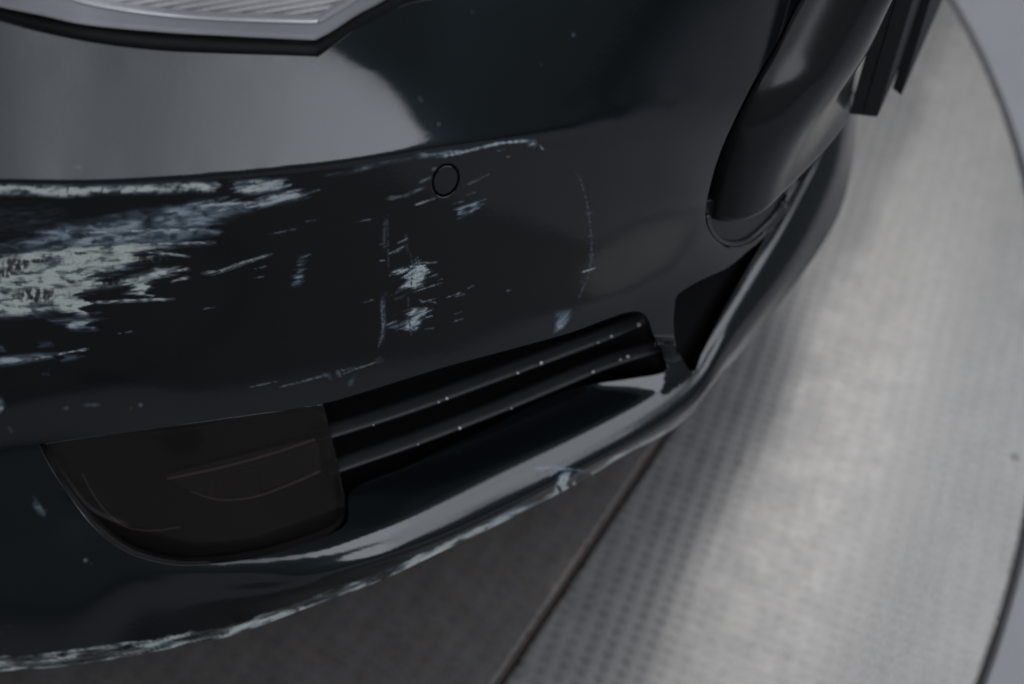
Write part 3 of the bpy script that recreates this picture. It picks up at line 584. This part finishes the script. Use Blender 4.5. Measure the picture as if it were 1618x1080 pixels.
    line([(604,468),(603,490),(605,512),(604,530),(598,546)], 2.0, .4, .8, 67, .6, .2)
    blob([(592,566),(606,562),(606,572),(596,578)], 60, 3, .35, .8, 68, fy=.5, breakup=.9); line([(555,583),(580,577),(592,572)], 1.6, .4, .6, 69); blob([(550,602),(560,592),(560,604),(554,612),(549,610)], 60, 3, .5, .3, 70, fy=.5, breakup=.9)
    # thin arc of touches to the right
    line([(908,270),(916,280),(922,300),(928,322),(932,350),(935,380),(934,410),(930,435),(918,462),(910,485)], 2.4, .17, .1, 71, 1., .12)
    for k, (x_, y_, r_) in enumerate([(930,338,4.5),(934,372,3.5),(934,385,3),(934,402,4),(936,412,4),(921,446,4),(914,277,3),(917,465,2.5)]):
        blob([(x_-r_, y_-r_*.7), (x_+r_, y_-r_), (x_+r_*.9, y_+r_*.7), (x_-r_*.6, y_+r_)], 20, 3, .55, .12, 180+k, fy=.5, breakup=.7)
    line([(919,430),(941,423)], 1.8, .75, .4, 72)
    blob([(876,492),(900,486),(907,484),(902,500),(896,516),(882,522),(873,528),(875,508)], 50, 3, .5, .15, 73, fy=.3, breakup=.5); blob([(878,512),(896,508),(893,518),(874,528)], 20, 3, .95, .8, 74, breakup=.3)
    # chips higher up and left of the lamp
    for k, q in enumerate([((734,4),(737,7)),((737,17),(749,18)),((690,192),(698,200)),((663,152),(667,160)),((640,112),(644,118)),((770,186),(773,189)),((740,206),(736,209)),((100,268),(130,262)),((905,55),(908,53)),((960,240),(963,236)),((852,104),(856,102))]): line([q[0], q[1]], 1.3, .16, .4, 210+k, .5)
    blob([(52,788),(58,788),(72,812),(70,816),(56,808)], 60, 5, .6, .35, 75, fy=.4); line([(24,815),(66,814)], 1.6, .4, .4, 76)
    line([(132,882),(145,890)], 2, .3, .5, 77); line([(0,1000),(15,990)], 2, .2, .5, 78); line([(20,860),(30,862)], 1.4, .3, .5, 79)
    # worn bottom edge of the lip: measured from the edge upwards
    m = np.nonzero(Y > 590)[0]
    if len(m):
        x, y = X[m], Y[m]; d, s = sdl(x, y, LIPEDGE); P_ = [-80,0,100,216,300,367,490,600,700,800,900,1000,1060,1130]
        w = np.interp(x, P_, [22,21,19,18,17,15,13,10,11,7,6,7,6,4]); wob = fbm(s*.03, d*.05, 300, 3); wob2 = fbm(s*.012, d*.12, 310, 3)
        a = sstep(1.15, .75, d/(w*(.55+.9*wob)))*(.40+.75*sstep(.3, .6, wob2)); a = a*np.interp(x, [-80, 300, 700, 860, 960, 1130], [.6, .72, .85, .75, .75, .6])
        a = a*(1-.8*sstep(.50, .68, fbm(s*.02, d*.35, 320, 2))*(x < 640))*(1-.75*sstep(.52, .66, fbm(s*.011, d*.05, 330, 2))); tint = np.clip(.35+.8*wob2, 0, 1)
        tA = np.zeros(n); tT = np.zeros(n); tA[m] = np.clip(a, 0, 1); tT[m] = tint; put(tA, tT)
    line([(180,1017),(230,1013),(250,1012)], 2, .6, .5, 80); line([(60,1035),(180,1020),(240,1012)], 3, .5, .6, 81)
    blob([(380,990),(400,984),(430,975),(470,966),(462,958),(500,950),(560,925),(590,908),(602,912),(560,934),(500,960),(440,985),(400,996)], 22, 3, .9, .75, 82, breakup=.25)
    blob([(600,904),(640,886),(668,880),(680,884),(650,898),(620,908)], 24, 5, .7, .1, 83, breakup=.8)
    blob([(718,856),(735,840),(770,822),(815,800),(845,792),(858,792),(830,808),(780,835),(740,852)], 26, 4, .95, .72, 84, breakup=.2)
    blob([(882,752),(896,742),(904,746),(900,762),(893,772),(880,778),(870,782),(876,768)], 55, 3, 1.0, .75, 85, breakup=.2)
    blob([(895,775),(912,766),(924,762),(918,770),(900,782)], 25, 2, .9, 1., 86, breakup=.2)
    for k, q in enumerate([((868,752),(882,742)),((880,740),(912,742)),((910,742),(938,748)),((846,740),(884,738))]): line([q[0], q[1]], 2.4, .45, .15, 230+k, .3)
    gm = np.zeros(n)
    for cx, cy, rx, ry, sd in [(921, 755, 16, 9, 1), (902, 768, 5, 10, 2), (884, 772, 3, 8, 3)]:
        c_, s_ = math.cos(-.5), math.sin(-.5); u = (X-cx)*c_+(Y-cy)*s_; v = -(X-cx)*s_+(Y-cy)*c_
        gm = np.maximum(gm, sstep(1.15, .7, np.hypot(u/rx, v/ry)+.5*(fbm(X*.12, Y*.12, 400+sd, 2)-.5)))
    # hairline cracks
    for k, q in enumerate([[(648,398),(652,420),(650,450)],[(645,470),(646,500),(650,528)],[(612,340),(614,420)],[(503,94),(500,104)]]):
        d, s = sdl(X, Y, q); gm = np.maximum(gm, sstep(1.8, .8, d)*.6*sstep(.3, .6, vn(s*.15, s*0, 500+k)))
    G = gm; A = np.where(G > .5, A*.2, A)
    return np.stack([np.clip(A, 0, 1), np.clip(Tn, 0, 1), np.clip(G, 0, 1), np.ones(n)], -1)
def fine_zone(x, y):
    m = (x < 510) & (y > 275) & (y < 620)
    m |= (x > 490) & (x < 950) & (y > 212) & (y < 540)
    m |= (x > 540) & (x < 620) & (y >= 540) & (y < 620)
    d, s = sdl(x, y, LIPEDGE); m |= (d < 30) & (x > -70) & (x < 1125)
    m |= (x > 840) & (x < 950) & (y > 725) & (y < 800)
    return m
# ---------------------------------------------------------------- the car
base = (0.1, .6, 0)
car = tag(empty('car', base), 'dark green car front corner with a white-scuffed bumper and smoked fog lamp', 'car')
TOPE = [(-90,12),(0,34),(60,50),(150,68),(250,80),(350,85),(450,88),(503,90),(525,74),(580,35),(640,8),(700,-4),(780,-14),(900,-60)]
GEDGE = [(1300,-60),(1262,0),(1225,70),(1190,130),(1160,190),(1138,240),(1124,285),(1114,335),(1118,362),(1134,384),(1156,393),(1186,386),(1214,364),(1236,340)]
HOLE_R = [(1229,351),(1190,388),(1150,421),(1110,440),(1078,458),(1068,468),(1064,490),(1063,515),(1068,545),(1080,572),(1092,588),(1100,586)]
STRIP = [(1108,562),(1138,500),(1172,440),(1205,386),(1233,336),(1278,245),(1330,150)]
SIL = [(1356,150),(1352,210),(1344,270),(1329,330),(1300,385),(1262,440),(1190,535),(1130,603),(1100,645),(1060,680),(1000,712),(900,770),(800,822),(700,870),(600,917),(490,958),(367,1003),(300,1017),(216,1034),(100,1052),(0,1060),(-90,1068)]
outer = np.vstack([curve(TOPE, 5, corners=(7,))[:-1], curve([(900,-60),(1300,-60)], 20)[:-1], curve(GEDGE, 4)[:-1], curve([GEDGE[-1], HOLE_R[0]], 4)[:-1],
                   curve(HOLE_R, 4)[:-1], curve([HOLE_R[-1], STRIP[0]], 4)[:-1], curve(STRIP, 4)[:-1], curve([STRIP[-1], SIL[0]], 6)[:-1], curve(SIL, 4)])
opening = curve([(60,701),(180,684),(300,668),(400,654),(510,637),(600,611),(700,580),(800,553),(900,525),(960,503),(990,493),(1012,492),(1024,502),(1032,525),(1044,556),(1056,580),(1048,589),
                 (1000,598),(940,607),(880,622),(760,682),(640,738),(556,776),(550,822),(535,838),(500,853),(400,882),(300,893),(250,888),(200,872),(150,835),(110,785),(80,740)], 4, True, corners=(0,))
sx, sy = 704., 285.; ea = math.radians(-18)
def ell(a, b, n=56):
    t = np.linspace(0, 2*math.pi, n+1)[:-1]; u = a*np.cos(t); v = b*np.sin(t)
    return np.stack([sx+u*math.cos(ea)-v*math.sin(ea), sy+u*math.sin(ea)*1+v*math.cos(ea)], -1)
ea = math.radians(22)
cover = sheet('bumper_cover', outer, [opening, ell(22.6, 28.8)], z_body, M['paint'], car, 6., (2.1, fine_zone), (.025, .006, .006), (.0014, .0007, .0009), attrf=scuffs)
# parking sensor
sensor = sheet('parking_sensor', ell(16.2, 21.8), [], z_body, M['paint'], car, 4., None, .012, .0009, attrf=scuffs, lift=-.0002)
sr = sheet('sensor_ring', ell(23, 29), [ell(16.5, 22.0)], z_body, M['rubber'], sensor, 4., None, .004, .0003, lift=-.0030)
# fog lamp
lens_o = curve([(62,703),(180,686),(300,670),(400,656),(508,640),(520,690),(532,740),(543,800),(540,822),(526,838),(500,851),(400,880),(300,891),(250,886),(200,870),(152,833),(112,784),(82,740)], 4, True, corners=(0,4))
T_ln = TPS([(62,703,.322),(180,686,.327),(300,670,.334),(400,655,.337),(508,640,.340),(532,740,.290),(543,822,.247),(400,880,.232),(300,891,.229),(200,870,.237),(112,784,.281),(82,740,.304),(300,780,.279),(420,760,.285)], 1e-4)
def z_lens(x, y): return T_ln(x, y)
fog = sheet('fog_lamp', lens_o, [], z_lens, M['smoked'], car, 8., None, .012, .0016, lift=-.0020)
fog['label'] = 'smoked front fog lamp lens'
fh = curve([(70,710),(300,678),(500,650),(525,760),(528,820),(500,840),(300,880),(210,862),(130,790)], 6, True)
sheet('lamp_housing', fh, [], z_lens, M['housing'], fog, 12., None, .01, .001, lift=-.026)
sheet('lamp_reflector', curve([(262,752),(380,722),(500,692),(506,742),(440,766),(400,778),(345,786),(300,775)], 5, True, corners=(0,2,3)), [], z_lens, M['reflector'], fog, 8., None, .004, .0008, lift=-.016)
def on(zf, P, lift, step=6): q = curve(P, step); return at(q[:, 0], q[:, 1], zf(q[:, 0], q[:, 1])+lift)
tube('reflector_bar', on(z_lens, [(264,756),(350,738),(430,716),(502,692)], -.0155), .0011, M['bar'], fog)
tube('reflector_bar', on(z_lens, [(300,776),(345,789),(400,785),(450,768),(506,744)], -.0155), np.linspace(.0004, .0013, len(on(z_lens, [(300,776),(345,789),(400,785),(450,768),(506,744)], 0))), M['bar'], fog)
sheet('bulb', curve([(340,783),(344,752),(408,742),(412,778),(400,783),(372,786)], 4, True, corners=(0,1,2,3)), [], z_lens, M['bulb'], fog, 6., None, .004, .001, lift=-.0145)
tube('reflection_arc', on(z_lens, [(130,748),(150,785),(175,815),(200,832),(240,838),(285,832)], -.016), .0006, M['bar'], fog)  # thin bar standing in for a faint reflection arc on the lens
# slats of the side vent
slat_pts = [[(500,697),(525,690),(650,650),(760,610),(860,573),(960,535),(1016,512),(1034,506)], [(520,752),(535,745),(650,705),(780,655),(900,605),(960,580),(1012,563),(1050,552)]]
specks = [[(706,629,2.4),(693,635,1.6),(855,573,2.9),(818,589,2.0),(1010,513,3.4),(966,531,2.2),(590,671,1.1),(945,541,1.4)], [(726,676,2.6),(992,563,2.8),(937,587,2.2),(980,568,1.8),(808,645,1.3),(660,702,1.2)]]
def slat(P, sp, zs_):
    q = curve(P, 8); c0 = at(q[:, 0], q[:, 1]+2, np.full(len(q), zs_))
    T = np.gradient(c0, axis=0); T /= np.linalg.norm(T, axis=1, keepdims=True); inw = np.array([-.25, .96, .12]); inw /= np.linalg.norm(inw)
    V = []; prof = [(.014, .0002), (.009, .0012), (.004, .0020), (.0012, .0018), (0., .0010), (-.0002, 0.), (.0002, -.0014), (.0016, -.0028), (.005, -.0034), (.014, -.0006)]
    for i in range(len(c0)):
        up = np.cross(T[i], inw); up /= np.linalg.norm(up); up = up*np.sign(up[2]); f = np.cross(up, T[i]); f *= np.sign(f@inw)
        for a, b in prof: V.append(c0[i]+f*a+up*b)
    m = len(prof); n_ = len(c0); F = [(i*m+k, i*m+(k+1) % m, (i+1)*m+(k+1) % m, (i+1)*m+k) for i in range(n_-1) for k in range(m)]
    F += [tuple(range(m)), tuple((n_-1)*m+k for k in range(m))[::-1]]
    s = mesh('vent_slat', V, F, M['slat'], car)
    for (x, y, r) in sp:
        cpt = at(x, y, zs_+.0048); r3 = r*.00056; rr = random.Random(int(x))
        import bmesh
        bm = bmesh.new(); bmesh.ops.create_icosphere(bm, subdivisions=1, radius=r3)
        for v in bm.verts: v.co = Vector(cpt)+Vector((v.co.x*rr.uniform(.8, 1.3), v.co.y*rr.uniform(.8, 1.2), v.co.z*rr.uniform(.7, 1.1)))
        me = bpy.data.meshes.new('dirt_speck'); bm.to_mesh(me); bm.free(); link('dirt_speck', me, M['dust'], s)
    return s
for P, sp, q in zip(slat_pts, specks, (.308, .277)): slat(P, sp, q)
# dark liner behind the openings
lo_ = curve([(40,690),(510,615),(1000,470),(1050,480),(1085,600),(1000,620),(900,640),(760,700),(560,800),(550,850),(300,905),(180,880),(60,760)], 12, True)
sheet('opening_liner', lo_, [], z_all, M['matt'], car, 16., None, .0, .002, lift=-.075, thick=False)
li2 = curve([(1040,440),(1250,300),(1345,140),(1352,160),(1262,330),(1190,450),(1130,545),(1106,600),(1060,600)], 10, True)
T_in = TPS([(1040,440,.30),(1250,300,.25),(1345,140,.25),(1262,330,.215),(1190,450,.215),(1106,600,.215),(1060,600,.23)], 1e-4)
sheet('intake_liner', li2, [], lambda x, y: T_in(x, y), M['matt'], car, 12., None, .0, .002, thick=False)
wx = np.linspace(-.6, .52, 40); wy = np.interp(wx, [-.6,-.40,-.30,-.2,-.1,0,.07,.13,.19,.25,.31,.36,.40,.43,.52], [-.15,-.124,-.1125,-.0995,-.0835,-.062,-.040,-.014,.0205,.066,.130,.21,.30,.40,.8])+.085  # unseen wall added to block lamp light through the hollow front
wv2 = [(x, y, z) for x, y in zip(wx, wy) for z in (.17, .60)]+[(x, y+.25, .66) for x, y in zip(wx, wy)]
mesh('blocker_wall', wv2, [(2*i, 2*i+2, 2*i+3, 2*i+1) for i in range(39)]+[(2*i+1, 2*i+3, 80+i+1, 80+i) for i in range(39)], M['matt'], car, False)
# grille surround: a bulging gloss shell standing out of the front
def px3(P, zs, n):
    """3D curve through measured outline points with heights, n samples"""
    q = np.array([np.append(at(float(x), float(y), float(z)), 0)[:3] for (x, y), z in zip(P, zs)]); d = np.r_[0, np.cumsum(np.linalg.norm(np.diff(q, axis=0), axis=1))]; d /= d[-1]
    t = np.linspace(0, 1, n); o = np.stack([smooth_interp(t, np.stack([d, q[:, i]], -1)) for i in range(3)], -1); return o
ge = [(1304,-60),(1266,0),(1229,70),(1194,130),(1163,190),(1141,240),(1127,285),(1119,326)]
NU, NV = 70, 60
cL = px3(ge, [float(z_up(np.array(float(x-4)), np.array(float(y))))-.001+k for (x, y), k in zip(ge, (.010, .006, .0035, .0015, .0005, 0, 0, 0))], NV)
zb = .437
cB = px3([(1119,326),(1130,341),(1152,347),(1176,345),(1200,336),(1240,301),(1285,256),(1322,214),(1343,184)], [zb, zb-.001, zb-.001, zb, zb, zb, zb, zb, zb], NU)
cR = px3([(1425,-60),(1404,0),(1389,40),(1357,100),(1345,150),(1343,184)], [.612, .573, .546, .499, .461, zb], NV)
cT = px3([(1304,-60),(1425,-60)], [float(z_up(np.array(1300.), np.array(-60.)))+.009, .612], NU)
u_ = np.linspace(0, 1, NU)[None, :, None]; v_ = np.linspace(0, 1, NV)[:, None, None]
Cn = (1-u_)*cL[:, None]+u_*cR[:, None]+(1-v_)*cT[None]+v_*cB[None]-((1-u_)*(1-v_)*cL[0]+u_*(1-v_)*cR[0]+(1-u_)*v_*cL[-1]+u_*v_*cR[-1])
Cn = Cn+np.array([.72, -.62, .05])*(.017*np.sin(math.pi*u_**.8)*(1-v_**6)*(.4+1.5*(1-v_)))
# edges rolled in at the right and at the bottom
inn = np.array([-.5, .85, 0])
gv = [Cn[j, i] for j in range(NV) for i in range(NU)]
gf = [(j*NU+i, (j+1)*NU+i, (j+1)*NU+i+1, j*NU+i+1) for j in range(NV-1) for i in range(NU-1)]
rim_ids = [j*NU+NU-1 for j in range(NV)]+[(NV-1)*NU+i for i in range(NU-2, -1, -1)]+[j*NU for j in range(NV-2, -1, -1)]
for dz_, di_ in ((-.0025, .001), (-.006, .006), (-.006, .03)):
    nx_ = []
    for r_ in rim_ids: nx_.append(len(gv)); gv.append(gv[r_]+inn*di_+np.array([0, 0, dz_]))
    gf += [(rim_ids[i], rim_ids[i+1], nx_[i+1], nx_[i]) for i in range(len(rim_ids)-1)]; rim_ids = nx_
gr = mesh('grille_surround', gv, gf, M['gloss'], car)
gz = lambda x, y: z_all(x, y)
sheet('grille_lower_trim', curve([(1112,325),(1112,345),(1120,366),(1136,388),(1158,396),(1188,390),(1216,364),(1236,340),(1238,305),(1200,325),(1150,335),(1125,318)], 4, True), [], z_up, M['gloss'], car, 8., None, .004, .0015, lift=-.006)
rimP = [(1117,340),(1122,360),(1136,378),(1157,385),(1182,379),(1206,359),(1226,337),(1238,318)]
tube('trim_rim', on(z_up, rimP, -.004, 4), .0022, M['satin'], car)
# number plate and its holder, seen edge-on
lat = np.array([.40, .915, 0.])
hb = at(1341., 181., .415); ht = at(1392., 0., .53); wv_ = at(1386., 186., .41)-hb
holder = box_mesh('number_plate_holder', hb, wv_, (ht-hb)*1.6, lat*.40, M['rubber'], car, .002)
rb = at(1366., 170., .42); box_mesh('holder_rib', rb, (at(1378., 171., .419)-rb), (ht-hb)*1.55, lat*-.004, M['rubber'], holder, .0008)
pb = at(1410., 140., .39); pt = at(1452., 0., .475)
box_mesh('number_plate', pb, at(1424., 151., .386)-pb, (pt-pb)*1.6, lat*.42, M['rubber'], car, .0008)
b2 = at(1398., 110., .415); bt = at(1432., 0., .48)
box_mesh('plate_frame', b2, at(1416., 112., .413)-b2, (bt-b2)*1.6, lat*.41, M['rubber'], car, .0012)
# headlight: ribbed reflector behind a clear lens, grey rim, rubber seal
HL = [(-90,-14),(0,9),(60,21),(130,36),(250,48),(350,54),(450,59),(497,61),(522,48),(562,22),(600,2),(650,-30),(680,-60)]
T_hl = TPS([(-90,-14,.652),(130,36,.655),(350,54,.650),(497,61,.648),(562,22,.664),(650,-30,.685),(100,-60,.690),(300,-60,.700),(560,-60,.700),(300,0,.672)], 1e-4)
hz = lambda x, y: T_hl(x, y)
CH = [(-90,-48),(60,-22),(130,2),(190,14),(250,22),(320,28),(380,31),(450,33),(503,34),(530,18),(562,-2),(590,-22),(625,-60)]
head = sheet('headlight', np.vstack([curve(HL, 5, corners=(7,)), [(-90, -60)]]), [], hz, M['clear'], car, 10., None, .01, .0015)
head['label'] = 'clear headlight over a ribbed silver reflector'
sheet('lamp_rim', np.vstack([curve(HL, 5, corners=(7,)), curve(CH, 5, corners=(8,))[::-1]]), [], hz, M['greytrim'], head, 8., None, .006, .0008, lift=-.0035)
def rib_z(x, y): return hz(x, y)-.012+.0011*np.abs(np.sin((x*.10+y*.60)*.55))
sheet('ribbed_reflector', np.vstack([curve([(a, b-3) for a, b in CH], 5, corners=(8,)), [(-90, -60)]]), [], rib_z, M['silver'], head, 2.6, None, .004, .0005)
tube('chrome_strip', on(hz, CH[:9], -.0030, 5), .0016, M['chrome'], head); tube('chrome_strip', on(hz, CH[8:], -.0030, 5), .0016, M['chrome'], head)
SEAL = [(-90,2),(0,24),(60,38),(150,54),(250,66),(350,72),(450,76),(500,77),(524,60),(570,28),(620,2),(680,-30),(720,-60)]
tube('headlight_seal', on(hz, SEAL, -.010, 6), .0075, M['rubber'], car, 10)
# underbody tray, bonnet and far panels: closes the car towards its rear
tray = at(np.array([p[0] for p in SIL]), np.array([p[1] for p in SIL]), np.minimum(z_body(np.array([float(p[0]) for p in SIL]), np.array([float(p[1]) for p in SIL])), .215)-.004)
tray = tray+np.array([-.3, .95, 0])*.012; tr = [tuple(p) for p in tray]
far = [(-1.6, -.25, .19), (-1.6, 1.6, .19), (.50, 1.6, .20), (.52, .9, .20)]
mesh('underbody_tray', tr+far, [tuple(range(len(tr)+4))], M['matt'], car, False)
bn = []; xs_ = np.linspace(0, 1, 12)
A0 = surf(hz, np.array([-90.]), np.array([-62.]))[0]; B0 = surf(z_up, np.array([900.]), np.array([-64.]))[0]; C0 = surf(z_up, np.array([1300.]), np.array([-64.]))[0]
for v in np.linspace(0, 1, 10):
    for u in xs_:
        p = A0*(1-u)**2+2*u*(1-u)*(B0+[-.05, -.02, 0])+C0*u*u; p = p+np.array([-.12*v-.9*v*(1-u)*.4, 1.3*v, .22*math.sin(v*1.5)])-[0, 0, .004]+np.array([0, .004, 0]); bn.append(p)
mesh('bonnet', bn, [(r*12+i, r*12+i+1, (r+1)*12+i+1, (r+1)*12+i) for r in range(9) for i in range(11)], M['paint'], car)
sp_ = [tuple(p) for p in (A0, surf(z_up, np.array([-85.]), np.array([300.]))[0], surf(z_up, np.array([-85.]), np.array([700.]))[0], surf(z_body, np.array([-85.]), np.array([1060.]))[0])]
mesh('side_panel', sp_+[(x-1.2, y-.12, z) for x, y, z in sp_], [(i, i+1, i+5, i+4) for i in range(3)], M['paint'], car)
